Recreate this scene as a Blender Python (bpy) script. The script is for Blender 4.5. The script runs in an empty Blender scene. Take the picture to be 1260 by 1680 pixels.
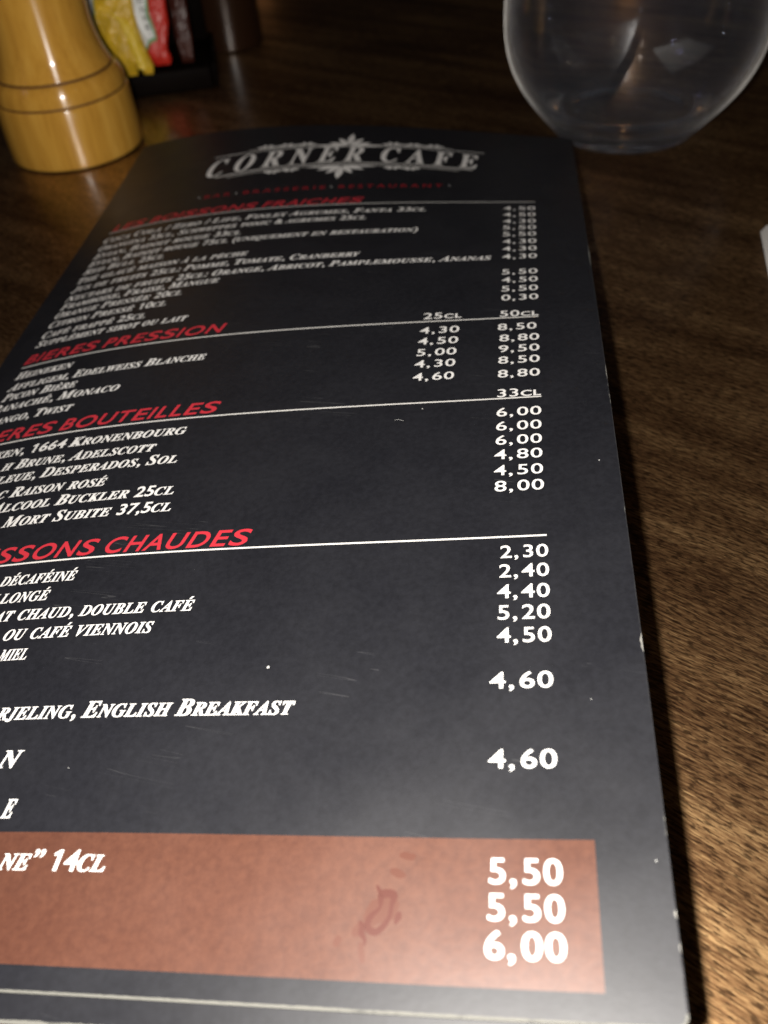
import bpy, bmesh, math, random
from mathutils import Vector, Matrix

random.seed(7)
S = bpy.context.scene
COL = S.collection
MM = 0.001

# ------------------------------------------------------------------ camera, world, lights, exposure
cd = bpy.data.cameras.new('camera')
cam = bpy.data.objects.new('camera', cd)
COL.objects.link(cam)
CR = ((0.99532157, -0.09661766, 0.0), (-0.06738223, -0.69414838, 0.71667124), (-0.06924310, -0.71331834, -0.69741117))
mw = Matrix.Identity(4)
for i in range(3):
    mw[i][0] = CR[i][0]; mw[i][1] = -CR[i][1]; mw[i][2] = -CR[i][2]
CAM_H = 126.28
mw.translation = Vector((0, 0, CAM_H * MM))
cam.matrix_world = mw
cd.sensor_fit = 'VERTICAL'
cd.sensor_height = 4.8
cd.sensor_width = 3.6
cd.lens = 4.8 * 1420.55 / 1680
cd.clip_start = 0.005
cd.clip_end = 20
cd.dof.use_dof = True
cd.dof.focus_distance = 0.150
cd.dof.aperture_fstop = 2.6
S.camera = cam

S.view_settings.view_transform = 'Standard'
S.view_settings.look = 'None'
S.view_settings.exposure = 0.0
S.view_settings.gamma = 1.0
S.view_settings.use_curve_mapping = False

W = bpy.data.worlds.new('World'); S.world = W
W.use_nodes = True
bg = W.node_tree.nodes['Background']
bg.inputs[0].default_value = (1.0, 0.86, 0.72, 1)
bg.inputs[1].default_value = 0.003

def lamp(name, loc, power, radius, color):
    l = bpy.data.lights.new(name, 'POINT'); l.energy = power; l.shadow_soft_size = radius; l.color = color
    o = bpy.data.objects.new(name, l); o.location = loc; COL.objects.link(o)
    return o

# the phone's own flash, a finger's breadth to the left of its lens
lamp('phone_flash', (-0.01344, 0.00091, 0.1272), FLASH := 2.75, 0.0030, (1.0, 0.945, 0.88))
# the café's ceiling spots, far up in the dark room
lamp('ceiling_spot', (1.5, 0.3, 1.5), 0.7, 0.035, (1.0, 0.70, 0.40))
lamp('ceiling_spot', (-1.5, -0.3, 1.5), 0.7, 0.035, (0.75, 0.72, 1.0))
lamp('ceiling_spot', (0.35, -1.2, 1.6), 0.7, 0.035, (1.0, 0.78, 0.5))
lamp('ceiling_spot', (-0.6, -0.9, 1.7), 0.7, 0.035, (1.0, 0.80, 0.6))
lamp('ceiling_spot', (-1.3, 1.0, 1.9), 0.6, 0.03, (0.6, 0.55, 1.0))
lamp('ceiling_spot', (1.2, 1.1, 2.2), 0.6, 0.03, (1.0, 0.6, 0.3))
lamp('ceiling_spot', (-1.0, 0.3, 1.2), 0.5, 0.03, (0.55, 0.5, 1.0))
lamp('ceiling_spot', (0.9, -0.6, 1.4), 0.5, 0.03, (1.0, 0.82, 0.6))
lamp('amber_glint_lamp', (0.33, 1.05, 0.07), 0.05, 0.008, (1.0, 0.45, 0.15))  # unseen amber lamps added for the orange glints in the glass base
lamp('amber_glint_lamp', (-0.12, 1.6, 0.10), 0.05, 0.008, (1.0, 0.40, 0.12))

S.cycles.max_bounces = 14
S.cycles.transmission_bounces = 12
S.cycles.glossy_bounces = 6
S.cycles.caustics_reflective = False
S.cycles.caustics_refractive = True
S.cycles.sample_clamp_indirect = 60.0
S.cycles.use_denoising = True
S.cycles.blur_glossy = 0.3

# ------------------------------------------------------------------ helpers
def mat(name, base=(0.5, 0.5, 0.5), rough=0.5, spec=0.5, metal=0.0, coat=0.0):
    m = bpy.data.materials.new(name); m.use_nodes = True
    b = m.node_tree.nodes['Principled BSDF']
    b.inputs['Base Color'].default_value = (*base, 1); b.inputs['Roughness'].default_value = rough
    b.inputs['Specular IOR Level'].default_value = spec; b.inputs['Metallic'].default_value = metal
    b.inputs['Coat Weight'].default_value = coat
    return m

def nt(m):
    N = m.node_tree.nodes; Lk = m.node_tree.links
    return N, Lk, N['Principled BSDF']

def node(N, t, **kw):
    n = N.new(t)
    for k, v in kw.items(): setattr(n, k, v)
    return n

def ramp(N, stops, interp='LINEAR'):
    r = N.new('ShaderNodeValToRGB'); r.color_ramp.interpolation = interp
    e = r.color_ramp.elements
    while len(e) > 1: e.remove(e[-1])
    e[0].position = stops[0][0]; e[0].color = (*stops[0][1], 1)
    for p, c in stops[1:]:
        x = e.new(p); x.color = (*c, 1)
    return r

def coords(N, Lk, rot=0.0, scale=(1, 1, 1)):
    tc = N.new('ShaderNodeTexCoord'); mp = N.new('ShaderNodeMapping')
    mp.inputs['Rotation'].default_value = (0, 0, rot); mp2 = N.new('ShaderNodeMapping')
    mp2.inputs['Scale'].default_value = scale
    Lk.new(tc.outputs['Object'], mp.inputs['Vector']); Lk.new(mp.outputs[0], mp2.inputs['Vector'])
    return mp2.outputs[0]

def noise(N, Lk, vec, scale=1.0, detail=2.0, rough=0.5, dist=0.0):
    n = N.new('ShaderNodeTexNoise'); n.inputs['Scale'].default_value = scale
    n.inputs['Detail'].default_value = detail; n.inputs['Roughness'].default_value = rough
    n.inputs['Distortion'].default_value = dist
    Lk.new(vec, n.inputs['Vector'])
    return n.outputs['Fac']

def mixc(N, Lk, fac, a, b, mode='MIX'):
    m = N.new('ShaderNodeMix'); m.data_type = 'RGBA'; m.blend_type = mode
    if isinstance(fac, (int, float)): m.inputs[0].default_value = fac
    else: Lk.new(fac, m.inputs[0])
    for s, x in ((6, a), (7, b)):
        if isinstance(x, tuple): m.inputs[s].default_value = (*x, 1)
        else: Lk.new(x, m.inputs[s])
    return m.outputs[2]

def math_(N, Lk, op, a, b=0.0):
    m = N.new('ShaderNodeMath'); m.operation = op
    for s, x in ((0, a), (1, b)):
        if isinstance(x, (int, float)): m.inputs[s].default_value = x
        else: Lk.new(x, m.inputs[s])
    return m.outputs[0]

def bump(N, Lk, B, h, strength, dist):
    b = N.new('ShaderNodeBump'); b.inputs['Strength'].default_value = strength; b.inputs['Distance'].default_value = dist
    Lk.new(h, b.inputs['Height']); Lk.new(b.outputs[0], B.inputs['Normal'])
    return b

def obj(name, verts, faces, m, parent=None, smooth=False, loc=None, recalc=True):
    me = bpy.data.meshes.new(name); me.from_pydata([tuple(v) for v in verts], [], faces)
    if recalc:
        bm = bmesh.new(); bm.from_mesh(me)
        bmesh.ops.recalc_face_normals(bm, faces=bm.faces)
        bm.to_mesh(me); bm.free()
    if smooth:
        for p in me.polygons: p.use_smooth = True
    for x in (m if isinstance(m, list) else [m]): me.materials.append(x)
    o = bpy.data.objects.new(name, me); COL.objects.link(o)
    if parent is not None: o.parent = parent
    if loc is not None: o.location = loc
    return o

def empty(name, label, cat, loc, rz=0.0, group=None):
    o = bpy.data.objects.new(name, None); COL.objects.link(o); o.location = loc; o.rotation_euler = (0, 0, rz)
    o.empty_display_size = 0.01
    tag(o, label, cat, group)
    return o

def tag(o, label, cat, group=None):
    o['label'] = label; o['category'] = cat
    if group: o['group'] = group

def bx(x0, x1, y0, y1, z0, z1):
    v = [(x0, y0, z0), (x1, y0, z0), (x1, y1, z0), (x0, y1, z0), (x0, y0, z1), (x1, y0, z1), (x1, y1, z1), (x0, y1, z1)]
    f = [(0, 3, 2, 1), (4, 5, 6, 7), (0, 1, 5, 4), (1, 2, 6, 5), (2, 3, 7, 6), (3, 0, 4, 7)]
    return v, f

def bevel(o, w, seg=3):
    bm = bmesh.new(); bm.from_mesh(o.data)
    bmesh.ops.bevel(bm, geom=list(bm.edges), offset=w, segments=seg, affect='EDGES', profile=0.5)
    for f in bm.faces: f.smooth = True
    bm.to_mesh(o.data); bm.free()

def smooth_profile(pts, n=6):
    """Catmull-Rom through (r, z); a doubled point keeps a corner."""
    out = []
    P = [pts[0]] + list(pts) + [pts[-1]]
    for i in range(1, len(P) - 2):
        p0, p1, p2, p3 = P[i - 1], P[i], P[i + 1], P[i + 2]
        if p1 == p2: continue
        for k in range(n):
            t = k / n
            out.append(tuple(0.5 * (2 * p1[j] + (p2[j] - p0[j]) * t + (2 * p0[j] - 5 * p1[j] + 4 * p2[j] - p3[j]) * t * t
                                    + (3 * p1[j] - p0[j] - 3 * p2[j] + p3[j]) * t ** 3) for j in (0, 1)))
    out.append(tuple(pts[-1]))
    return out

def lathe(name, prof, m, parent=None, seg=96, loc=None):
    v = []; f = []
    n = len(prof)
    for r, z in prof:
        for k in range(seg):
            a = 2 * math.pi * k / seg
            v.append((max(r, 1e-4) * math.cos(a) * MM, max(r, 1e-4) * math.sin(a) * MM, z * MM))
    for i in range(n - 1):
        for k in range(seg):
            k2 = (k + 1) % seg
            f.append((i * seg + k, i * seg + k2, (i + 1) * seg + k2, (i + 1) * seg + k))
    f.append(tuple(range(seg - 1, -1, -1))); f.append(tuple((n - 1) * seg + k for k in range(seg)))
    return obj(name, v, f, m, parent, True, loc)

# ------------------------------------------------------------------ materials
def wood_table():
    m = mat('stained_wood', rough=0.50, spec=0.5, metal=0.97, coat=0.8)
    N, Lk, B = nt(m)
    B.inputs['Coat IOR'].default_value = 1.45
    A = math.radians(40)
    warp = noise(N, Lk, coords(N, Lk, A, (9, 22, 9)), 1, 2, 0.5)
    def grain(scale, d=2.0, r=0.5, dist=0.0):
        v = coords(N, Lk, A, scale)
        va = N.new('ShaderNodeVectorMath'); va.operation = 'MULTIPLY_ADD'
        c = N.new('ShaderNodeCombineXYZ'); Lk.new(warp, c.inputs[1])
        Lk.new(c.outputs[0], va.inputs[0]); va.inputs[1].default_value = (0, scale[1] * 0.011, 0); Lk.new(v, va.inputs[2])
        return noise(N, Lk, va.outputs[0], 1, d, r, dist)
    bands = grain((10, 120, 1), 3, 0.55)
    fib = grain((170, 2100, 1), 3, 0.6)
    fine = grain((600, 3600, 1), 2, 0.6)
    pores = grain((480, 2300, 1), 2, 0.5, 0.15)
    patch = noise(N, Lk, coords(N, Lk, A, (14, 26, 1)), 1, 2, 0.5)
    t = math_(N, Lk, 'ADD', math_(N, Lk, 'MULTIPLY', bands, 0.30), math_(N, Lk, 'MULTIPLY', fib, 0.48))
    t = math_(N, Lk, 'ADD', t, math_(N, Lk, 'MULTIPLY', fine, 0.26))
    t = math_(N, Lk, 'ADD', t, math_(N, Lk, 'MULTIPLY', math_(N, Lk, 'SUBTRACT', patch, 0.5), 0.25))
    r = ramp(N, [(0.36, (0.055, 0.025, 0.013)), (0.45, (0.155, 0.078, 0.036)), (0.54, (0.32, 0.178, 0.080)), (0.66, (0.68, 0.43, 0.20))])
    Lk.new(t, r.inputs[0])
    pr = ramp(N, [(0.40, (0, 0, 0)), (0.50, (1, 1, 1))]); Lk.new(pores, pr.inputs[0])
    dark = mixc(N, Lk, 0.30, (0.02, 0.009, 0.005), r.outputs[0])
    c = mixc(N, Lk, pr.outputs[0], dark, r.outputs[0])
    Lk.new(c, B.inputs['Base Color'])
    rr = ramp(N, [(0.3, (0.15,) * 3), (0.7, (0.27,) * 3)]); Lk.new(bands, rr.inputs[0]); Lk.new(rr.outputs[0], B.inputs['Coat Roughness'])
    h = math_(N, Lk, 'ADD', math_(N, Lk, 'MULTIPLY', pr.outputs[0], 0.6), math_(N, Lk, 'MULTIPLY', fib, 0.5))
    bump(N, Lk, B, h, 0.25, 0.00008)
    return m

def mill_wood():
    m = mat('varnished_beech', rough=0.28, spec=0.6, coat=0.4)
    N, Lk, B = nt(m)
    B.inputs['Coat Roughness'].default_value = 0.12
    tg = N.new('ShaderNodeTangent'); tg.direction_type = 'RADIAL'; tg.axis = 'Z'; Lk.new(tg.outputs[0], B.inputs['Tangent'])
    B.inputs['Anisotropic'].default_value = 1.0; B.inputs['Anisotropic Rotation'].default_value = 0.25
    v = coords(N, Lk, 0, (220, 220, 16))
    a = noise(N, Lk, v, 1, 4, 0.6, 0.3)
    r = ramp(N, [(0.3, (0.52, 0.255, 0.036)), (0.5, (0.61, 0.315, 0.048)), (0.7, (0.68, 0.375, 0.068))])
    Lk.new(a, r.inputs[0])
    b = noise(N, Lk, coords(N, Lk, 0, (1400, 1400, 90)), 1, 2, 0.5)
    fr = ramp(N, [(0.36, (0.72, 0.62, 0.5)), (0.46, (1, 1, 1))]); Lk.new(b, fr.inputs[0])
    Lk.new(mixc(N, Lk, 0.35, r.outputs[0], fr.outputs[0], 'MULTIPLY'), B.inputs['Base Color'])
    bump(N, Lk, B, noise(N, Lk, coords(N, Lk, 0, (60, 60, 3500)), 1, 2, 0.5), 0.12, 0.00004)
    return m

def printed(name, c0, c1, rough=0.46, spec=0.5, dust=True):
    """matt laminated card: faint mottling, fingermarks in the gloss, dust specks and hairline scratches"""
    m = mat(name, rough=rough, spec=spec)
    N, Lk, B = nt(m)
    n = noise(N, Lk, coords(N, Lk, 0, (900, 900, 900)), 1, 4, 0.65)
    n2 = noise(N, Lk, coords(N, Lk, 0, (70, 70, 70)), 1, 3, 0.6)
    t = math_(N, Lk, 'ADD', math_(N, Lk, 'MULTIPLY', n, 0.8), math_(N, Lk, 'MULTIPLY', n2, 0.2))
    r = ramp(N, [(0.35, c0), (0.65, c1)]); Lk.new(t, r.inputs[0])
    c = r.outputs[0]
    if dust:
        vo = N.new('ShaderNodeTexVoronoi'); vo.inputs['Scale'].default_value = 85
        Lk.new(coords(N, Lk, 0.3), vo.inputs['Vector'])
        sep = N.new('ShaderNodeSeparateColor'); Lk.new(vo.outputs['Color'], sep.inputs[0])
        rad = math_(N, Lk, 'MULTIPLY', math_(N, Lk, 'POWER', sep.outputs[0], 5.0), 0.017)
        spk = math_(N, Lk, 'LESS_THAN', vo.outputs['Distance'], rad)
        c = mixc(N, Lk, math_(N, Lk, 'MULTIPLY', spk, 0.75), c, (0.45, 0.44, 0.42))
        sc = noise(N, Lk, coords(N, Lk, 0.35, (14, 700, 1)), 1, 1, 0.5, 0.2)
        msk = noise(N, Lk, coords(N, Lk, 0.1, (55, 55, 55)), 1, 1, 0.5)
        s1 = math_(N, Lk, 'MULTIPLY', math_(N, Lk, 'LESS_THAN', math_(N, Lk, 'ABSOLUTE', math_(N, Lk, 'SUBTRACT', sc, 0.62)), 0.004),
                   math_(N, Lk, 'GREATER_THAN', msk, 0.6))
        c = mixc(N, Lk, math_(N, Lk, 'MULTIPLY', s1, 0.05), c, (0.4, 0.4, 0.4))
    Lk.new(c, B.inputs['Base Color'])
    rr = ramp(N, [(0.3, (rough - 0.04,) * 3), (0.7, (rough + 0.04,) * 3)]); Lk.new(n2, rr.inputs[0]); Lk.new(rr.outputs[0], B.inputs['Roughness'])
    bump(N, Lk, B, n, 0.35, 0.00003)
    return m

def worn(name, lo, hi):
    m = mat(name, rough=0.7, spec=0.2)
    N, Lk, B = nt(m)
    n = noise(N, Lk, coords(N, Lk, 0, (260, 160, 260)), 1, 5, 0.7)
    r = ramp(N, [(lo, (0.02, 0.02, 0.022)), (hi, (0.16, 0.158, 0.14))]); Lk.new(n, r.inputs[0]); Lk.new(r.outputs[0], B.inputs['Base Color'])
    return m

M_TABLE = wood_table()
M_MILL = mill_wood()
M_CARD = printed('black_laminated_card', (0.0075, 0.0078, 0.0105), (0.0122, 0.0127, 0.0165), rough=0.47, spec=0.58)
M_BROWN = printed('brown_print', (0.074, 0.027, 0.016), (0.102, 0.039, 0.0225), rough=0.42, spec=0.65, dust=False)
M_WHITE = mat('white_print', (0.78, 0.77, 0.75), 0.5, 0.4)
M_RED = mat('red_print', (0.50, 0.030, 0.045), 0.5, 0.4)
M_DARKRED = mat('dark_red_print', (0.26, 0.012, 0.02), 0.5, 0.4)
M_LINE = mat('rule_print', (0.70, 0.69, 0.66), 0.5, 0.4)
M_STAIN = mat('damp_stain', (0.072, 0.0165, 0.0095), 0.46, 0.5)
M_STAIN2 = mat('faint_stain', (0.085, 0.026, 0.014), 0.42, 0.65)
M_EDGE_W = worn('worn_white_edge', 0.22, 0.46)
M_EDGE_B = worn('rubbed_black_edge', 0.60, 0.72)
M_EDGE_S = mat('card_core', (0.05, 0.05, 0.05), 0.8, 0.2)

# ------------------------------------------------------------------ the table
v, f = bx(-0.55, 0.55, -0.25, 1.15, -0.03, 0.0)
tab_ = obj('table', v, f, M_TABLE)
bevel(tab_, 0.002, 2)
tag(tab_, 'dark brown stained wooden table under the black menu', 'table')

# ------------------------------------------------------------------ the menu
OW = (-39.858, 73.084, 16.211)
RW = ((0.97714395, 0.16128993, -0.13847474), (-0.17020745, 0.98386680, -0.05509578), (0.12735430, 0.07740594, 0.98883224))
BD = (-3.33793, -12.48422, -1.82757, -1.79007, 3.36994, 2.64694, -3.6767)
ROOT = (0.02, 0.17, 0.0)

def surf(u, v, off=0.0):
    """a point of the bowed card, u across and v along it, in millimetres"""
    x = u / 74.0; y = v / 140.0
    b = BD
    h = b[0]*x*x + b[1]*y*y + b[2]*x*y + b[3]*x*x*y + b[4]*y**3 + b[5]*x**3 + b[6]*x*y*y
    hu = (2*b[0]*x + b[2]*y + 2*b[3]*x*y + 3*b[5]*x*x + b[6]*y*y) / 74.0
    hv = (2*b[1]*y + b[2]*x + b[3]*x*x + 3*b[4]*y*y + 2*b[6]*x*y) / 140.0
    k = off / math.sqrt(1 + hu*hu + hv*hv)
    q = (u - hu*k, v - hv*k, h + k)
    p = [OW[i] + sum(RW[i][j] * q[j] for j in range(3)) for i in range(3)]
    d = p[2] - 2.0                                    # it never sinks into the table
    p[2] = 2.0 + 0.5 * (d + math.sqrt(d * d + 1.2))  if d < 6 else p[2]
    return (p[0]*MM - ROOT[0], p[1]*MM - ROOT[1], p[2]*MM - ROOT[2])

menu = empty('drinks_menu', 'tall black café drinks menu with white and red print lying bowed on the table', 'menu', ROOT)

def rows(v0, v1, n, r):
    t = [i / n for i in range(n + 1)]
    vs = [v0 + (v1 - v0) * x for x in t]
    for k in (0.02, 0.08, 0.2, 0.35, 0.55, 0.8, 1.0):
        vs += [v0 + r * k, v1 - r * k]
    return sorted(set(round(x, 4) for x in vs))

def top_bow(u):
    return 0.0

def leaf(name, u0, u1, v0, v1, r, off, thick, mats, parent, nu=40, nv=76):
    vs = rows(v0, v1, nv, r); V = []; F = []
    uc = (u0 + u1) / 2; hw = (u1 - u0) / 2
    for side in (0, 1):
        for vv in vs:
            d = min(vv - v0, v1 - vv)
            ins = 0.0 if d >= r else r - math.sqrt(max(r*r - (r - d)**2, 0))
            for i in range(nu + 1):
                s = -1 + 2 * i / nu
                V.append(surf(uc + s * (hw - ins), vv, off - side * thick))
    n1 = nu + 1; nr = len(vs); T = nr * n1
    for j in range(nr - 1):
        for i in range(nu):
            a = j*n1 + i
            F.append((a, a+1, a+n1+1, a+n1)); F.append((T+a, T+a+n1, T+a+n1+1, T+a+1))
    nf = len(F)
    ring = list(range(n1)) + [j*n1 + nu for j in range(1, nr)] + [(nr-1)*n1 + i for i in range(nu-1, -1, -1)] + [j*n1 for j in range(nr-2, 0, -1)]
    b = len(V); m_ = len(ring)
    V += [V[i] for i in ring] + [V[T+i] for i in ring]         # the cut edge has vertices of its own, so the face keeps its shading
    for k in range(m_):
        k2 = (k+1) % m_
        F.append((b+k, b+m_+k, b+m_+k2, b+k2))
    o = obj(name, V, F, mats, parent, True, recalc=False)
    for p in list(o.data.polygons)[nf:]: p.material_index = 1
    return o

V0, V1 = -36.0, 233.2
front = leaf('front_leaf', -74.0, 74.0, V0, V1, 1.5, 0.0, 0.45, [M_CARD, M_EDGE_S], menu)
back = leaf('back_leaf', -73.6, 72.3, V0 - 3.3, V1 - 4.0, 3.0, -0.75, 0.4, [M_CARD, M_EDGE_S], menu)

def strip(name, path, w, m, parent, off=0.035, jitter=0.0, seed=1):
    """a thin ribbon lying on the card along path [(u, v)...]; its width may fray"""
    R = random.Random(seed); V = []; F = []
    n = len(path)
    for i, (u, v) in enumerate(path):
        a = path[max(i-1, 0)]; b = path[min(i+1, n-1)]
        du, dv = b[0]-a[0], b[1]-a[1]; l = math.hypot(du, dv) or 1
        nx, ny = -dv/l, du/l
        ww = w(i/(n-1)) if callable(w) else w
        k = ww * (1 + jitter * R.uniform(-1, 1))
        V.append(surf(u, v, off)); V.append(surf(u + nx*k, v + ny*k, off))
    for i in range(n - 1): F.append((2*i, 2*i+1, 2*i+3, 2*i+2))
    return obj(name, V, F, m, parent)

def seg(u0, v0, u1, v1, n):
    return [(u0 + (u1-u0)*i/n, v0 + (v1-v0)*i/n) for i in range(n + 1)]

def corner(u0, v0, r, a0, a1, n=8):
    return [(u0 + r*math.cos(a0 + (a1-a0)*i/n), v0 + r*math.sin(a0 + (a1-a0)*i/n)) for i in range(n + 1)]

H = math.pi / 2
r_ = 1.5
edge_path = seg(-72.5, V0, 72.5, V0, 260) + corner(74 - r_, V0 + r_, r_, -H, 0)[1:]
strip('worn_edge', edge_path, 0.31, M_EDGE_W, front, 0.02, 0.12, 3)
strip('worn_edge', seg(74, V0 + r_, 74, V1 - r_, 420), 0.12, M_EDGE_B, front, 0.02, 0.6, 5)
strip('worn_edge', corner(74 - r_, V1 - r_, r_, 0, H) + seg(72.5, V1, -72.5, V1, 120)[1:], 0.18, M_EDGE_B, front, 0.02, 0.6, 6)
strip('worn_edge', seg(-70.4, V0 - 3.3, 69.2, V0 - 3.3, 200), 0.5, M_EDGE_W, back, -0.72, 0.12, 8)
M_CHIP = mat('chip_white', (0.22, 0.215, 0.195), 0.8, 0.2)
# chips where the black has rubbed off the right edge
for k, (vv, ln, wd) in enumerate([(12.0, 1.6, 0.20), (-24.5, 0.45, 0.20), (78.0, 2.4, 0.10), (132, 6.0, 0.12), (-28, 0.5, 0.12)]):
    strip('rubbed_chip', seg(73.98, vv - ln, 73.98, vv + ln, 10), lambda t, wd=wd: wd * (0.25 + math.sin(math.pi * t)), M_CHIP, front, 0.04, 0.4, 20 + k)

# crumbs of lint and dust lying on the laminate
M_LINT = mat('lint', (0.5, 0.5, 0.48), 0.9, 0.1)
RL = random.Random(11)
def lint(u, v, r, k=8):
    V = [surf(u, v, 0.16 + 0.0)]; n = k
    for i in range(n):
        a = 2*math.pi*i/n; q = r * RL.uniform(0.6, 1.25); V.append(surf(u + q*math.cos(a), v + q*math.sin(a), 0.06))
    return obj('lint_speck', V, [(0, i+1, (i+1) % n + 1) for i in range(n)], M_LINT, front)
for u, v, r in ((19.0, 9.23, 0.26), (38.42, 69.0, 0.13), (72.4, -18.65, 0.13), (66.36, 3.04, 0.09), (-8.73, -6.83, 0.07), (70.75, 51.02, 0.14)): lint(u, v, r)
strip('lint_fibre', [(34.16 + 0.35*i - 0.9, 65.69 + 0.22*math.sin(i*0.9)) for i in range(6)], 0.07, M_LINT, front, 0.06)

# brown box printed behind the last prices
def panel(name, u0, u1, v0, v1, m, parent, off, n=26, k=6):
    V = []; F = []
    for j in range(k + 1):
        for i in range(n + 1): V.append(surf(u0 + (u1-u0)*i/n, v0 + (v1-v0)*j/k, off))
    for j in range(k):
        for i in range(n):
            a = j*(n+1) + i; F.append((a, a+1, a+n+2, a+n+1))
    return obj(name, V, F, m, parent, True)
box_ = panel('brown_box', -65.3, 65.5, -32.86, -16.2, M_BROWN, front, 0.02)

# ---- lettering
GC = {}
def raw(body, bold, key=None):
    key = (body, bold)
    if key in GC: return GC[key]
    c = bpy.data.curves.new('glyph', 'FONT'); c.body = body; c.size = 1.0; c.offset = bold; c.resolution_u = 5
    c.fill_mode = 'FRONT'
    o = bpy.data.objects.new('glyph', c); COL.objects.link(o)
    dg = bpy.context.evaluated_depsgraph_get(); dg.update()
    me = bpy.data.meshes.new_from_object(o.evaluated_get(dg))
    V = [(p.co.x, p.co.y) for p in me.vertices]; F = [tuple(p.vertices) for p in me.polygons]
    bpy.data.objects.remove(o); bpy.data.curves.remove(c); bpy.data.meshes.remove(me)
    GC[key] = (V, F)
    return GC[key]

def xmax(V): return max(p[0] for p in V)
def advance(g, bold): return xmax(raw('H' + g + 'H', bold)[0]) - xmax(raw('HH', bold)[0])
CAPH = {}
def caph(g, bold):
    if (g, bold) not in CAPH: CAPH[(g, bold)] = max(p[1] for p in raw(g, bold)[0])
    return CAPH[(g, bold)]

ACC = {'É': ('E', '\u00b4'), 'È': ('E', '`'), 'Ê': ('E', '^'), 'À': ('A', '`')}
def italic_glyph(ch): return chr(0x1D468 + ord(ch) - 65)
def roman_glyph(ch): return chr(0x1D400 + ord(ch) - 65)

def layout(s, style):
    """-> list of (verts, faces, x) in cap-height units, with the x at which every character starts"""
    items = []; starts = []; x = 0.0
    for ch in s:
        starts.append(x)
        small = ch.islower(); up = ch.upper()
        k = 0.78 if small and style in ('name', 'unit') else 1.0
        if style == 'unit' and small: k = 0.72
        acc = None
        if up in ACC and style == 'name': up, acc = ACC[up]
        shear = 0.0; bold = 0.0; sx = 1.0
        if ch == ' ':
            x += 0.42 if style != 'head' else 0.36; continue
        if style == 'name':
            if 'A' <= up <= 'Z': g = italic_glyph(up); bold = 0.009
            else: g = up; bold = 0.014; shear = 0.10
        elif style in ('price', 'unit'):
            if 'A' <= up <= 'Z': g = up; bold = 0.02
            else: g = up; bold = 0.004
        elif style == 'logo': g = roman_glyph(up) if 'A' <= up <= 'Z' else up; shear = 0.10
        elif style == 'tag': g = up; bold = 0.02
        else: g = up; bold = 0.017; shear = 0.26
        V, F = raw(g, bold)
        if ch == '1' and style == 'name':                      # the figure one carries a small flag
            x0 = min(p[0] for p in V); yt = max(p[1] for p in V); b0 = len(V)
            V = list(V) + [(x0 + 0.03, yt), (x0 - 0.15, yt - 0.12), (x0 - 0.13, yt - 0.21), (x0 + 0.03, yt - 0.13)]; F = list(F) + [(b0, b0+1, b0+2, b0+3)]
        ref = caph(italic_glyph('H') if style == 'name' and 'A' <= up <= 'Z' else (roman_glyph('H') if style == 'logo' else 'H'), bold)
        q = k / ref
        wx = {'S': 1.42, 'E': 1.15, 'R': 1.08, 'I': 0.95, 'U': 1.0, 'H': 0.93, 'A': 0.93, 'O': 1.06}.get(up, 1.0) if style == 'head' else 1.0
        items.append(([((px * wx + shear * py) * q, py * q) for px, py in V], F, x))
        adv = advance(g, bold) * q * wx
        if acc:
            VA, FA = raw(acc, 0.03)
            ax0 = min(p[0] for p in VA); ax1 = xmax(VA); ay0 = min(p[1] for p in VA); ah = max(p[1] for p in VA) - ay0
            sc = 0.26 * k / ah if acc != '^' else 0.2 * k / ah
            ox = x + adv * 0.60 - (ax1 - ax0) * sc / 2
            items.append(([((px - ax0) * sc + 0.2 * (py - ay0) * sc, k * 1.08 + (py - ay0) * sc) for px, py in VA], FA, ox))
        x += adv + {'name': 0.02, 'price': 0.06, 'unit': 0.04, 'head': 0.09, 'logo': 0.5, 'tag': 0.4}[style]
        if style == 'price' and ch == ',': x += 0.10
    starts.append(x)
    return items, starts

def write(name, s, style, i0, ua, ub, v, cap, m, parent, off=0.05, vfun=None):
    items, st = layout(s, style)
    ends = max(xx + xmax(V) for V, F, xx in items)
    first = min(min(p[0] for p in V) + xx for V, F, xx in items) if i0 == 0 else st[i0]
    sx = (ub - ua) / (ends - first)
    V = []; F = []
    for gv, gf, gx in items:
        b = len(V)
        for px, py in gv:
            u = ua + (px + gx - first) * sx
            V.append(surf(u, (vfun(u) if vfun else v) + py * cap, off))
        F += [tuple(b + i for i in t) for t in gf]
        if style in ('name', 'price', 'unit', 'logo'):            # a heavier weight: every stroke printed twice, a hair apart
            b = len(V); e = {'name': 0.022, 'logo': 0.05}.get(style, 0.030 if v < -20 else 0.016)
            for px, py in gv:
                u = ua + (px + e + gx - first) * sx
                V.append(surf(u, (vfun(u) if vfun else v) + py * cap, off + 0.004))
            F += [tuple(b + i for i in t) for t in gf]
    return obj(name, V, F, m, parent)

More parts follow.
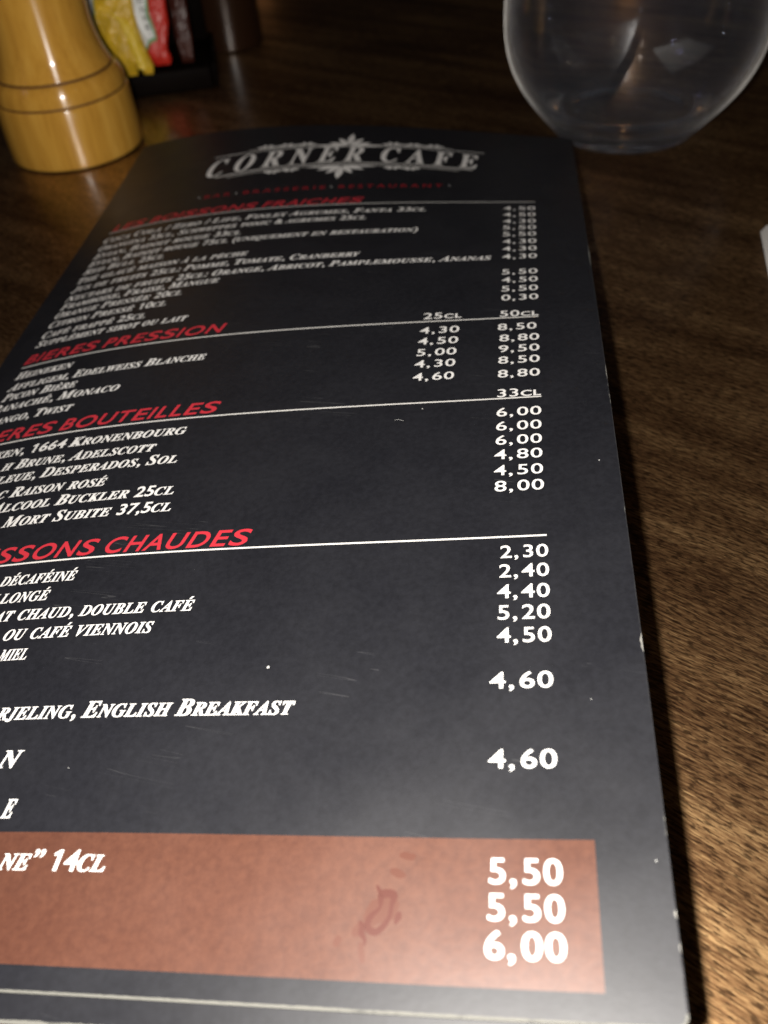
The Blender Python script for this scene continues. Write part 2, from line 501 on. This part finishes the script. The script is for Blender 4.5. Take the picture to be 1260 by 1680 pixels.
TEXTS = [
    ('name', 'Coca Cola / Zero / Life, Finley Agrumes, Fanta 33cl', 0, -65.10, 31.66, 163.30),
    ('name', 'Orangina 33cl, Schweppes tonic & agrumes 25cl', 0, -65.10, 15.56, 158.70),
    ('name', 'Evian, Badoit rouge 33cl', 0, -65.10, -19.09, 154.10),
    ('name', 'Evian, Badoit rouge 75cl (uniquement en restauration)', 0, -65.10, 30.56, 149.75),
    ('name', 'Red Bull 25cl', 0, -65.10, -39.50, 145.50),
    ('name', 'Thé glacé maison à la pêche', 0, -65.10, -14.07, 140.90),
    ('name', 'Jus de fruits 25cl: Pomme, Tomate, Cranberry', 0, -65.10, 16.97, 136.25),
    ('name', 'Nectars de fruits 25cl: Orange, Abricot, Pamplemousse, Ananas', 0, -65.10, 50.28, 131.40),
    ('name', 'Framboise, Fraise, Mangue', 0, -65.10, -18.66, 127.50),
    ('name', 'Orange Pressée 20cl', 0, -65.10, -27.61, 123.40),
    ('name', 'Citron Pressé 10cl', 0, -65.10, -30.66, 119.00),
    ('name', 'Café frappé 25cl', 0, -65.10, -34.85, 114.30),
    ('name', 'Supplément sirot ou lait', 0, -65.10, -22.35, 110.30),
    ('name', 'Heineken', 0, -65.11, -48.43, 96.86),
    ('name', 'Affligem, Edelweiss Blanche', 0, -65.03, -12.75, 92.25),
    ('name', 'Picon Bière', 0, -64.80, -44.05, 88.22),
    ('name', 'Panaché, Monaco', 9, -47.00, -31.42, 84.07),
    ('name', 'Mango, Twist', 7, -51.38, -41.35, 79.09),
    ('name', 'Heineken, 1664 Kronenbourg', 10, -46.56, -10.06, 65.91),
    ('name', 'h Brune, Adelscott', 2, -47.88, -15.39, 61.31),
    ('name', 'Bleue, Desperados, Sol', 7, -39.88, -9.39, 57.19),
    ('name', 'c Raison rosé', 2, -45.05, -23.27, 52.39),
    ('name', 'Alcool Buckler 25cl', 7, -32.70, -7.50, 48.22),
    ('name', 'Mort Subite 37,5cl', 0, -43.02, -6.80, 43.78),
    ('name', 'décaféiné', 0, -36.38, -20.80, 28.52),
    ('name', 'allongé', 2, -34.37, -24.68, 24.49),
    ('name', 'chocolat chaud, double café', 9, -29.12, 3.73, 20.48),
    ('name', 'ou café viennois', 0, -30.14, -2.37, 16.38),
    ('name', 'miel', 0, -29.24, -23.86, 12.32),
    ('name', 'Darjeling, English Breakfast', 11, -9.43, 24.26, 1.27),
    ('name', 'N', 0, -21.03, -17.28, -6.65),
    ('name', 'E', 0, -17.14, -15.29, -14.23),
    ('name', 'ne” 14cl', 4, -6.85, 1.58, -21.35),
    ('price', '4,50', 0, 52.75, 61.34, 163.34),
    ('price', '4,50', 0, 52.79, 61.35, 158.69),
    ('price', '4,30', 0, 52.83, 61.35, 154.03),
    ('price', '5,50', 0, 52.86, 61.36, 149.69),
    ('price', '5,50', 0, 52.90, 61.36, 145.35),
    ('price', '4,30', 0, 52.93, 61.36, 140.68),
    ('price', '4,30', 0, 52.97, 61.37, 136.18),
    ('price', '4,30', 0, 53.00, 61.37, 131.56),
    ('price', '5,50', 0, 53.06, 61.37, 122.95),
    ('price', '4,50', 0, 53.09, 61.37, 118.69),
    ('price', '5,50', 0, 53.12, 61.37, 114.22),
    ('price', '0,30', 0, 53.14, 61.37, 109.79),
    ('unit', '25cl', 0, 35.91, 44.42, 102.86),
    ('unit', '50cl', 0, 52.93, 61.27, 102.32),
    ('price', '4,30', 0, 35.60, 44.19, 96.66),
    ('price', '4,50', 0, 35.55, 44.16, 92.21),
    ('price', '5,00', 0, 35.66, 44.02, 87.75),
    ('price', '4,30', 0, 35.57, 44.00, 83.38),
    ('price', '4,60', 0, 35.58, 43.99, 78.66),
    ('price', '8,50', 0, 52.56, 60.77, 96.53),
    ('price', '8,80', 0, 52.99, 61.25, 91.87),
    ('price', '9,50', 0, 52.91, 61.22, 87.56),
    ('price', '8,50', 0, 52.87, 61.19, 83.23),
    ('price', '8,80', 0, 52.86, 61.14, 78.22),
    ('unit', '33cl', 0, 52.90, 61.20, 71.47),
    ('price', '6,00', 0, 52.82, 61.15, 65.28),
    ('price', '6,00', 0, 52.80, 61.10, 61.01),
    ('price', '6,00', 0, 52.78, 61.08, 56.85),
    ('price', '4,80', 0, 52.60, 61.07, 52.76),
    ('price', '4,50', 0, 52.59, 61.08, 48.47),
    ('price', '8,00', 0, 52.77, 61.13, 44.36),
    ('price', '2,30', 0, 53.89, 61.39, 28.98),
    ('price', '2,40', 0, 53.74, 61.40, 24.98),
    ('price', '4,40', 0, 53.50, 61.37, 20.87),
    ('price', '5,20', 0, 53.60, 61.34, 16.85),
    ('price', '4,50', 0, 53.50, 61.36, 12.69),
    ('price', '4,60', 0, 52.52, 61.34, 5.02),
    ('price', '4,60', 0, 52.48, 61.39, -6.91),
    ('price', '5,50', 0, 52.72, 61.39, -21.57),
    ('price', '5,50', 0, 52.56, 61.45, -25.73),
    ('price', '6,00', 0, 52.25, 61.47, -29.88),
    ('head', 'LES BOISSONS FRAICHES', 0, -64.50, 13.30, 170.26),
    ('head', 'BIERES PRESSION', 0, -65.36, -10.88, 103.19),
    ('head', 'BIERES BOUTEILLES', 7, -42.08, -4.48, 72.17),
    ('head', 'LES BOISSONS CHAUDES', 13, -17.71, 10.63, 34.30),
]
CAP = {'name': 2.75, 'price': 2.62, 'unit': 2.6, 'head': 3.7}
NM = {'name': 'drink_name', 'price': 'price', 'unit': 'serving_size', 'head': 'heading'}
MT = {'name': M_WHITE, 'price': M_WHITE, 'unit': M_WHITE, 'head': M_RED}
for kind, s, i0, ua, ub, v in TEXTS:
    cap = CAP[kind]
    if kind == 'price' and v < -20: cap = 3.0
    write(NM[kind], s, kind, i0, ua, ub, v, cap, MT[kind], front, 0.05)
for v in (169.4, 101.75, 71.0, 33.55):
    strip('heading_rule', seg(-65.1, v - 0.19, 61.3, v - 0.19, 90), 0.38, M_LINE, front, 0.045)

# ---- café emblem: arched letters between double rules, leaf ornaments above and below
def arc_lo(u): return 200.3 - 0.0031 * (u - 3) ** 2
def arc_hi(u): return 214.6 - 0.0016 * (u - 3) ** 2
LB = lambda u: arc_lo(u) + 1.6
write('emblem_letters', 'CORNER CAFÉ'.replace('É', 'E'), 'logo', 0, -41.0, 44.0, 0, 12.0, M_WHITE, front, 0.05, LB)
for fn, dv, w, a, b in ((arc_lo, -0.2, 0.75, -37, 43), (arc_lo, -1.9, 0.4, -33, 39), (arc_hi, -0.5, 0.5, -41, 46), (arc_hi, 1.0, 0.35, -30, 36)):
    strip('emblem_rule', [(a + (b-a)*i/60, fn(a + (b-a)*i/60) + dv) for i in range(61)], w, M_LINE, front, 0.045)

def ornament(u0, v0, su, sv, glyph, mirror=False, rot=0.0, m=None):
    V, F = raw(glyph, 0.0)
    cx = (min(p[0] for p in V) + xmax(V)) / 2; cy = (min(p[1] for p in V) + max(p[1] for p in V)) / 2
    O = []
    for px, py in V:
        a, b = (px - cx) * (-1 if mirror else 1), py - cy
        a, b = a*math.cos(rot) - b*math.sin(rot), a*math.sin(rot) + b*math.cos(rot)
        O.append(surf(u0 + a*su, v0 + b*sv, 0.05))
    return obj('ornament', O, F, m or M_WHITE, front)

def spray(u0, v0, leaves, m=None):
    """a little printed leaf spray: (angle in degrees from straight up, length, half width) for every leaf"""
    V = []; F = []
    for k, (an, ln, wd) in enumerate(leaves):
        a = math.radians(an); dx, dy = math.sin(a), math.cos(a); b = len(V)
        for t, w in ((0.08, 0.0), (0.3, 0.7), (0.55, 1.0), (0.8, 0.65), (1.0, 0.0), (0.8, -0.65), (0.55, -1.0), (0.3, -0.7)):
            V.append(surf(u0 + dx*ln*t + dy*w*wd, v0 + (dy*ln*t - dx*w*wd) * 1.25, 0.05 + 0.002*k))
        F.append(tuple(range(b, b + 8)))
    return obj('ornament', V, F, m or M_WHITE, front)

spray(3.0, 214.8, [(0, 8.5, 1.15), (38, 6.5, 1.0), (-38, 6.5, 1.0), (72, 7.2, 0.9), (-72, 7.2, 0.9), (88, 11, 0.6), (-88, 11, 0.6)])
spray(3.0, 198.8, [(180, 8.5, 1.25), (142, 6.5, 1.0), (-142, 6.5, 1.0), (112, 8.0, 0.95), (-112, 8.0, 0.95), (96, 11, 0.5), (-96, 11, 0.5)])
for u in (-18.5, -13.0, 19.0, 24.5):
    spray(u, arc_lo(u) - 2.4, [(100, 3.0, 0.6), (-100, 3.0, 0.6), (145, 2.2, 0.5), (-145, 2.2, 0.5)])
for u in (-24, -17.5, -11, 17, 23.5, 30):
    spray(u, arc_hi(u) + 1.6, [(80, 3.6, 0.6), (-80, 3.6, 0.6), (35, 2.6, 0.55), (-35, 2.6, 0.55)])
for s, a, b in (('BAR', -37.0, -28.6), ('BRASSERIE', -24.6, 0.6), ('RESTAURANT', 4.6, 35.0)):
    write('tagline', s, 'tag', 0, a, b, 180.9, 2.3, M_DARKRED, front)
for u in (-38.7, -26.7, 2.4, 36.9): ornament(u, 182.1, 2.2, 2.6, '\u25b8', u > 30)

# ---- a dried drip on the brown box
def drip(path, ws, closed=False):
    n = len(path); V = []; F = []
    P = []
    for i in range(n if closed else n - 1):                      # smooth the hand-drawn outline
        p0, p1, p2, p3 = (path[(i+k) % n] if closed else path[min(max(i+k, 0), n-1)] for k in (-1, 0, 1, 2))
        for k in range(5):
            t = k / 5
            P.append(tuple(0.5*(2*p1[j] + (p2[j]-p0[j])*t + (2*p0[j]-5*p1[j]+4*p2[j]-p3[j])*t*t + (3*p1[j]-p0[j]-3*p2[j]+p3[j])*t**3) for j in (0, 1)) + (ws[i] + (ws[(i+1) % n] - ws[i])*t,))
    if not closed: P.append((*path[-1], ws[-1]))
    m = len(P)
    for i, (u, v, w) in enumerate(P):
        a = P[(i-1) % m] if closed else P[max(i-1, 0)]; b = P[(i+1) % m] if closed else P[min(i+1, m-1)]
        du, dv = b[0]-a[0], b[1]-a[1]; l = math.hypot(du, dv) or 1
        V.append(surf(u + dv/l*w/2, v - du/l*w/2, 0.032)); V.append(surf(u - dv/l*w/2, v + du/l*w/2, 0.032))
    for i in range(m if closed else m - 1):
        k = (i+1) % m; F.append((2*i, 2*i+1, 2*k+1, 2*k))
    return obj('drip_stain', V, F, M_STAIN, box_)
drip([(39.64, -23.2), (41.1, -23.2), (40.95, -24.4), (40.77, -25.7), (40.1, -26.8), (39.1, -27.5), (38.1, -26.9), (38.5, -25.7), (39.5, -24.7)], [1.0, 1.0, 0.55, 0.55, 0.7, 0.85, 0.8, 0.7, 0.35], True)
def spot(u, v, a, b, k, n=18):
    R = random.Random(k); V = []
    for i in range(n):
        t = 2*math.pi*i/n; q = 1 + 0.3*math.sin(2*t + k) + 0.12*R.uniform(-1, 1)
        V.append(surf(u + a*q*math.cos(t), v + b*q*math.sin(t), 0.028))
    return obj('faint_spot', V, [tuple(range(n))], M_STAIN2, box_)
for k, (u, v, a, b) in enumerate([(39.7, -25.1, 1.7, 2.0), (42.5, -18.5, 0.8, 0.6), (41.4, -20.6, 0.9, 0.6), (37.7, -29.8, 0.5, 1.0), (34.6, -28.7, 0.6, 0.5), (37.2, -27.2, 0.9, 0.8)]): spot(u, v, a, b, k + 1)
drip([(38.9, -22.1), (39.25, -22.7), (39.7, -23.3)], [0.2, 0.5, 0.7])
drip([(41.95, -25.1), (41.85, -25.7), (41.5, -26.5)], [0.35, 0.85, 0.3])
drip([(37.1, -26.3), (37.5, -26.9), (37.5, -27.6), (38.0, -28.5), (37.9, -29.0)], [0.3, 0.7, 0.8, 0.4, 0.2])

# ------------------------------------------------------------------ pepper mill
mill = empty('pepper_mill', 'varnished honey coloured wooden pepper mill with turned grooves beside the menu', 'pepper mill', (-0.105, 0.3503, 0))
prof = [(0.0, 0.0), (22.6, 0.0), (22.6, 0.0), (24.4, 0.5), (25.0, 1.8), (25.15, 8), (25.0, 16), (24.7, 20.6), (24.2, 21.3), (24.2, 21.3),
        (23.7, 21.7), (24.2, 22.1), (24.2, 22.1), (24.0, 24.5), (23.2, 27.0), (21.9, 28.5), (21.9, 28.5), (20.8, 29.0), (21.0, 29.7), (21.0, 29.7),
        (20.0, 32), (18.7, 36), (17.5, 43), (17.6, 50), (18.6, 57), (20.5, 63), (21.2, 64.5), (21.2, 64.5), (20.0, 65.0)]
lathe('body', smooth_profile(prof, 6), M_MILL, mill, 128)
gro = mat('dark_groove', (0.10, 0.045, 0.018), 0.5, 0.3)
for r, z in ((24.05, 21.7), (21.15, 29.05)):
    lathe('groove', [(r - 1.2, z - 0.42), (r, z - 0.42), (r + 0.06, z), (r, z + 0.42), (r - 1.2, z + 0.42)], gro, mill, 128)
lathe('head', smooth_profile([(0, 65.3), (20.2, 65.3), (20.2, 65.3), (21.6, 66.2), (22.8, 69), (22.6, 75), (19.5, 83), (13, 89), (6, 91.5), (0, 92)], 6), M_MILL, mill, 96)
lathe('knob', smooth_profile([(0, 91.6), (3.0, 92), (4.4, 94), (4.4, 97), (2.8, 99.4), (0, 100)], 5), mat('steel', (0.6, 0.6, 0.6), 0.25, 0.5, 1.0), mill, 48)

# ------------------------------------------------------------------ drinking glass
def glass_mat():
    m = bpy.data.materials.new('clear_glass'); m.use_nodes = True
    N = m.node_tree.nodes; Lk = m.node_tree.links; N.clear()
    out = N.new('ShaderNodeOutputMaterial'); g = N.new('ShaderNodeBsdfGlass'); g.inputs['IOR'].default_value = 1.5
    g.inputs['Roughness'].default_value = 0.0; g.inputs['Color'].default_value = (0.97, 0.98, 1.0, 1)
    d = N.new('ShaderNodeBsdfDiffuse'); d.inputs['Color'].default_value = (0.70, 0.74, 0.86, 1)
    lw = N.new('ShaderNodeLayerWeight'); lw.inputs['Blend'].default_value = 0.5
    p = math_(N, Lk, 'POWER', lw.outputs['Facing'], 5.0)
    nz = noise(N, Lk, coords(N, Lk, 0, (90, 90, 40)), 1, 4, 0.6)
    k = math_(N, Lk, 'ADD', math_(N, Lk, 'MULTIPLY', p, 0.25), 0.012)  # scattered flash haze mixed in as diffuse colour, stronger towards the edges
    k = math_(N, Lk, 'MULTIPLY', k, math_(N, Lk, 'ADD', math_(N, Lk, 'MULTIPLY', nz, 1.4), 0.3))
    mx = N.new('ShaderNodeMixShader'); Lk.new(k, mx.inputs[0]); Lk.new(g.outputs[0], mx.inputs[1]); Lk.new(d.outputs[0], mx.inputs[2])
    sh_ = N.new('ShaderNodeBsdfSheen'); sh_.inputs['Color'].default_value = (1, 0.97, 0.9, 1); sh_.inputs['Roughness'].default_value = 0.3
    tc = N.new('ShaderNodeTexCoord'); sx_ = N.new('ShaderNodeSeparateXYZ'); Lk.new(tc.outputs['Object'], sx_.inputs[0])
    zr = N.new('ShaderNodeMapRange'); zr.inputs[1].default_value = 0.004; zr.inputs[2].default_value = 0.022; Lk.new(sx_.outputs[2], zr.inputs[0])
    st_ = noise(N, Lk, coords(N, Lk, 0, (160, 160, 160)), 1, 4, 0.7)
    w_ = math_(N, Lk, 'MULTIPLY', math_(N, Lk, 'MULTIPLY', math_(N, Lk, 'ADD', nz, st_), zr.outputs[0]), 0.75)
    w_ = math_(N, Lk, 'POWER', w_, 1.4)
    cc = N.new('ShaderNodeCombineColor'); Lk.new(w_, cc.inputs[0]); Lk.new(math_(N, Lk, 'MULTIPLY', w_, 0.97), cc.inputs[1]); Lk.new(math_(N, Lk, 'MULTIPLY', w_, 0.92), cc.inputs[2])
    Lk.new(cc.outputs[0], sh_.inputs['Color'])
    mx2 = N.new('ShaderNodeAddShader')                            # whitish flank glare put into the material as sheen, faded out near the base
    Lk.new(mx.outputs[0], mx2.inputs[0]); Lk.new(sh_.outputs[0], mx2.inputs[1])
    Lk.new(mx2.outputs[0], out.inputs['Surface'])
    return m
outer = [(0.0, 1.2), (14, 1.0), (20.5, 0.1), (22.5, 0.0), (24.6, 0.5), (26.2, 2.2), (28.7, 5.0), (31.4, 8.2), (35.0, 12.5), (38.8, 18), (41.6, 24), (43.4, 31), (44.0, 39),
         (43.4, 50), (41.8, 62), (39.6, 74), (37.6, 84), (37.0, 86.6)]
inner = [(36.4, 87.0), (35.9, 86.2), (37.8, 74), (40.0, 62), (41.6, 50), (42.2, 39), (41.6, 31), (39.6, 24), (36.4, 18), (32.6, 13.4), (28.2, 10.6), (22, 9.2), (12, 8.7), (0.0, 8.6)]
gl = lathe('drinking_glass', smooth_profile(outer, 5) + smooth_profile(inner, 5), glass_mat(), None, 128, (0.1003, 0.3175, 0))
tag(gl, 'empty clear round bellied drinking glass standing behind the menu', 'glass')

# ------------------------------------------------------------------ condiment tray with sauce sachets, seen past the mill
M_TRAY = mat('black_lacquered_wood', (0.004, 0.0025, 0.002), 0.5, 0.03)
tray = empty('condiment_tray', 'low dark lacquered tray holding sauce sachets behind the pepper mill', 'tray', (-0.09, 0.425, 0), math.radians(6))
def part(name, b, m, parent, bv=0.0008):
    v, f = bx(*[x * MM for x in b]); o = obj(name, v, f, m, parent); bevel(o, bv, 2); return o
part('floor', (-32, 32, -24, 22, 0.3, 8.6), M_TRAY, tray)
part('backrest', (-32, 32, 14, 19, 8.9, 62), M_TRAY, tray)
part('rim', (-32, 32, -26.5, -24.3, 0.3, 9.6), M_TRAY, tray)
for x in (-34.4, 32.3): part('side', (x, x + 2.1, -26, 21, 0.3, 10.5), M_TRAY, tray)

def foil(name, c, var=0.25):
    m = mat(name, c, 0.32, 0.5); N, Lk, B = nt(m)
    n = noise(N, Lk, coords(N, Lk, 0, (130, 130, 130)), 1, 3, 0.6)
    r = ramp(N, [(0.3, tuple(x * (1 - var) for x in c)), (0.7, c)]); Lk.new(n, r.inputs[0]); Lk.new(r.outputs[0], B.inputs['Base Color'])
    n3 = noise(N, Lk, coords(N, Lk, 0.6, (420, 420, 160)), 1, 3, 0.65, 0.8)
    bump(N, Lk, B, math_(N, Lk, 'ADD', n, math_(N, Lk, 'MULTIPLY', n3, 0.5)), 1.0, 0.0016)
    return m

def pouch(name, rws, bulge, m, parent, nx=14, notch=False, origin=(0, 0, 0)):
    """a filled sachet: rows of (x_left, x_right, y, z) from top to bottom, swollen in the middle"""
    V = []; F = []
    # resample rows
    R = []
    for a, b in zip(rws[:-1], rws[1:]):
        for k in range(4):
            t = k / 4; R.append(tuple(a[j] + (b[j]-a[j])*t for j in range(4)))
    R.append(rws[-1]); n = len(R)
    for side in (-1, 1):
        for j, (x0, x1, y, z) in enumerate(R):
            e = min(1.0, (n - 1 - j) / 6.0)
            for i in range(nx + 1):
                s = i / nx
                t = (4*s*(1-s)) ** 0.6 * e
                zz = z
                if notch and j > n - 6 and 0.38 < s < 0.58: zz = max(z, R[n-6][3]) + 0.5
                wob = 0.35 * math.sin(j * 1.3 + i * 0.9) * t
                V.append(((x0 + (x1-x0)*s - origin[0]) * MM, (y + side*(bulge*t + 0.25) + wob - origin[1]) * MM, (zz - origin[2]) * MM))
    T = n * (nx + 1)
    for j in range(n - 1):
        for i in range(nx):
            a = j*(nx+1) + i; F.append((a, a+1, a+nx+2, a+nx+1)); F.append((T+a, T+a+nx+1, T+a+nx+2, T+a+1))
    for i in range(nx): F.append((i, T+i, T+i+1, i+1)); a = (n-1)*(nx+1)+i; F.append((a, a+1, T+a+1, T+a))
    for j in range(n - 1):
        a = j*(nx+1); F.append((a, a+nx+1, T+a+nx+1, T+a)); a += nx; F.append((a, T+a, T+a+nx+1, a+nx+1))
    return obj(name, V, F, m, parent, True)

def plate(name, pts, t, m, parent, origin):
    """a printed label patch with a little thickness; pts are (x, y, z)"""
    n = len(pts)
    V = [((x-origin[0])*MM, (y-origin[1])*MM, (z-origin[2])*MM) for x, y, z in pts] + [((x-origin[0])*MM, (y+t-origin[1])*MM, (z-origin[2])*MM) for x, y, z in pts]
    F = [tuple(range(n)), tuple(range(2*n-1, n-1, -1))] + [(i, (i+1) % n, n + (i+1) % n, n+i) for i in range(n)]
    return obj(name, V, F, m, parent)

def grow(pts, k):
    cx = sum(p[0] for p in pts)/len(pts); cz = sum(p[2] for p in pts)/len(pts)
    out = []
    for x, y, z in pts:
        l = math.hypot(x-cx, z-cz) or 1
        out.append((x + (x-cx)/l*k, y, z + (z-cz)/l*k))
    return out

M_YEL = foil('yellow_foil', (0.88, 0.55, 0.03), 0.35)
M_REDF = foil('red_foil', (0.75, 0.035, 0.02), 0.2)
M_LABW = mat('label_white', (0.72, 0.74, 0.72), 0.4); M_LABG = mat('label_green', (0.09, 0.27, 0.05), 0.4); M_INK = mat('label_ink', (0.05, 0.07, 0.05), 0.5)

YO = (-88, 398, 9.7)
ys = empty('mustard_sachet', 'crumpled yellow mustard sachet leaning beside the red one behind the mill', 'sachet', tuple(x*MM for x in YO), 0, 'sauce sachets in the tray')
yr = [(-97.9, -74.2, 412.5, 62), (-97.9, -75.5, 407.5, 50), (-100.1, -82.0, 404.5, 38), (-100.3, -82.2, 403, 31.8), (-98.2, -81.4, 401.3, 25.3), (-94.1, -80.0, 399.6, 18.6), (-90.6, -78.4, 398.2, 12.6), (-89.4, -79.2, 397.7, 9.8)]
pouch('pouch', yr, 2.2, M_YEL, ys, 16, True, YO)
# raised folded seam of the yellow foil
sv = []; sf = []
seam = [(-98.6, 36.5), (-95.5, 35.6), (-91, 33.0), (-87.2, 30.2), (-85.5, 25.5), (-84.0, 19), (-82.4, 12.5)]
for i, (x, z) in enumerate(seam):
    y = 397.6 + 0.25*(z-12) - 2.2
    w = [0.5, 0.9, 1.3, 2.6, 3.0, 2.8, 2.6][i]
    for dx, dy in ((-w, 1.6), (-w*0.5, -0.3), (w*0.5, -0.3), (w, 1.6)):
        sv.append(((x + dx - YO[0])*MM, (y + dy - YO[1])*MM, (z + (0.8 if i < 4 else 0)*(-dx)*0.3 - YO[2])*MM))
for i in range(len(seam)-1):
    for k in range(3): a = i*4+k; sf.append((a, a+1, a+5, a+4))
so = obj('folded_seam', sv, sf, foil('bright_yellow_foil', (0.95, 0.66, 0.05), 0.12), ys, True)
l2 = [(-97.9, 405.0, 49.9), (-101.0, 400.6, 38.0), (-100.6, 399.4, 31.7), (-98.7, 399.0, 28.6), (-97.0, 398.8, 33.5), (-95.2, 402.6, 49.7)]
lb = plate('label', l2, 0.3, M_LABG, ys, YO); plate('label_field', [(x, y - 0.25, z) for x, y, z in grow(l2, -1.0)], 0.2, M_LABW, lb, YO)

RO = (-75.4, 405, 10.6)
rs = empty('ketchup_sachet', 'red ketchup sachet with white green edged label behind the mill', 'sachet', tuple(x*MM for x in RO), 0, 'sauce sachets in the tray')
rr_ = [(-78.3, -68.2, 417.5, 62), (-79.3, -68.8, 413.6, 46.5), (-81.2, -69.9, 410.5, 34), (-82.1, -70.1, 408.4, 25.6), (-82.3, -72.5, 406.2, 16.9), (-80.7, -71.4, 405.2, 12.9), (-78.5, -72.6, 404.8, 10.8)]
pouch('pouch', rr_, 2.0, M_REDF, rs, 14, False, RO)
l1 = [(-82.4, 407.4, 49), (-85.3, 404.6, 35.9), (-84.5, 403.2, 29.4), (-83.4, 402.0, 20.2), (-80.1, 401.6, 17.6), (-78.4, 401.8, 20.3), (-75.2, 402.2, 21.3), (-75.3, 403.0, 24.9), (-76.6, 404.2, 30.5), (-74.6, 407.6, 48)]
lb = plate('label', l1, 0.3, M_LABG, rs, RO)
lw_ = plate('label_field', [(x, y - 0.3, z) for x, y, z in grow(l1, -1.5)], 0.2, M_LABW, lb, RO)
ink = []; inf = []
for i in range(6):                                       # a dark line of small lettering running down the label
    z = 41 - i*3.1; y = 405.0 - 0.25*(36 - z) - 0.3
    x0 = -80.6 + i*0.38
    for x, dz, w, h in ((x0, 0, 0.5, 2.2), (x0 + 0.9, 0.2, 1.3, 0.55), (x0 + 0.9, 1.5, 1.1, 0.5)):
        b = len(ink)
        for dx, dq in ((0, 0), (w, -0.1), (w, h - 0.1), (0, h)): ink.append(((x+dx-RO[0])*MM, (y-RO[1]-0.2)*MM, (z+dz+dq-RO[2])*MM))
        inf.append((b, b+1, b+2, b+3))
obj('label_print', ink, inf, M_INK, lb)

BO = (-65.5, 410, 9.0)
bs = empty('brown_sachet', 'dark maroon sauce sachet standing right of the red sachet', 'sachet', tuple(x*MM for x in BO), 0, 'sauce sachets in the tray')
pouch('pouch', [(-69.5, -61.8, 420, 56), (-69.4, -61.9, 415, 36), (-69.0, -62.0, 411, 18), (-68.0, -63.0, 409.5, 9.6)], 1.6, foil('maroon_foil', (0.07, 0.018, 0.012), 0.3), bs, 10, False, BO)

# ------------------------------------------------------------------ dark shaker further back
sh = empty('salt_shaker', 'dark brown glazed shaker standing far back on the table', 'shaker', (-0.052, 0.4650, 0))
lathe('jar', smooth_profile([(0, 0), (13.6, 0), (13.6, 0), (15.2, 0.8), (15.6, 2.6), (15.5, 20), (15.1, 40), (14.2, 52), (12.5, 57), (12.5, 57), (0, 57.2)], 5), mat('brown_glaze', (0.026, 0.011, 0.005), 0.24, 0.5), sh, 72)
lathe('cap', smooth_profile([(0, 57.4), (12.9, 57.4), (12.9, 57.4), (13.2, 58.5), (13.0, 66), (10, 71), (0, 73)], 5), mat('brushed_steel', (0.45, 0.43, 0.40), 0.3, 0.5, 1.0), sh, 64)

# ------------------------------------------------------------------ white paper napkin at the right edge
nap = empty('paper_napkin', 'folded white paper napkin just showing at the right edge of the table', 'napkin', (0.1175, 0.2312, 0), math.radians(-16))
M_NAP = mat('napkin_paper', (0.74, 0.72, 0.68), 0.9, 0.1)
N, Lk, B = nt(M_NAP); bump(N, Lk, B, noise(N, Lk, coords(N, Lk, 0, (900, 900, 900)), 1, 2, 0.5), 0.5, 0.0002)
for k in range(4):
    part('ply', (0.3*k, 92 - 0.5*k, -92 + 0.4*k, -0.35*k, 0.2 + 0.75*k, 0.85 + 0.75*k), M_NAP, nap, 0.00025)
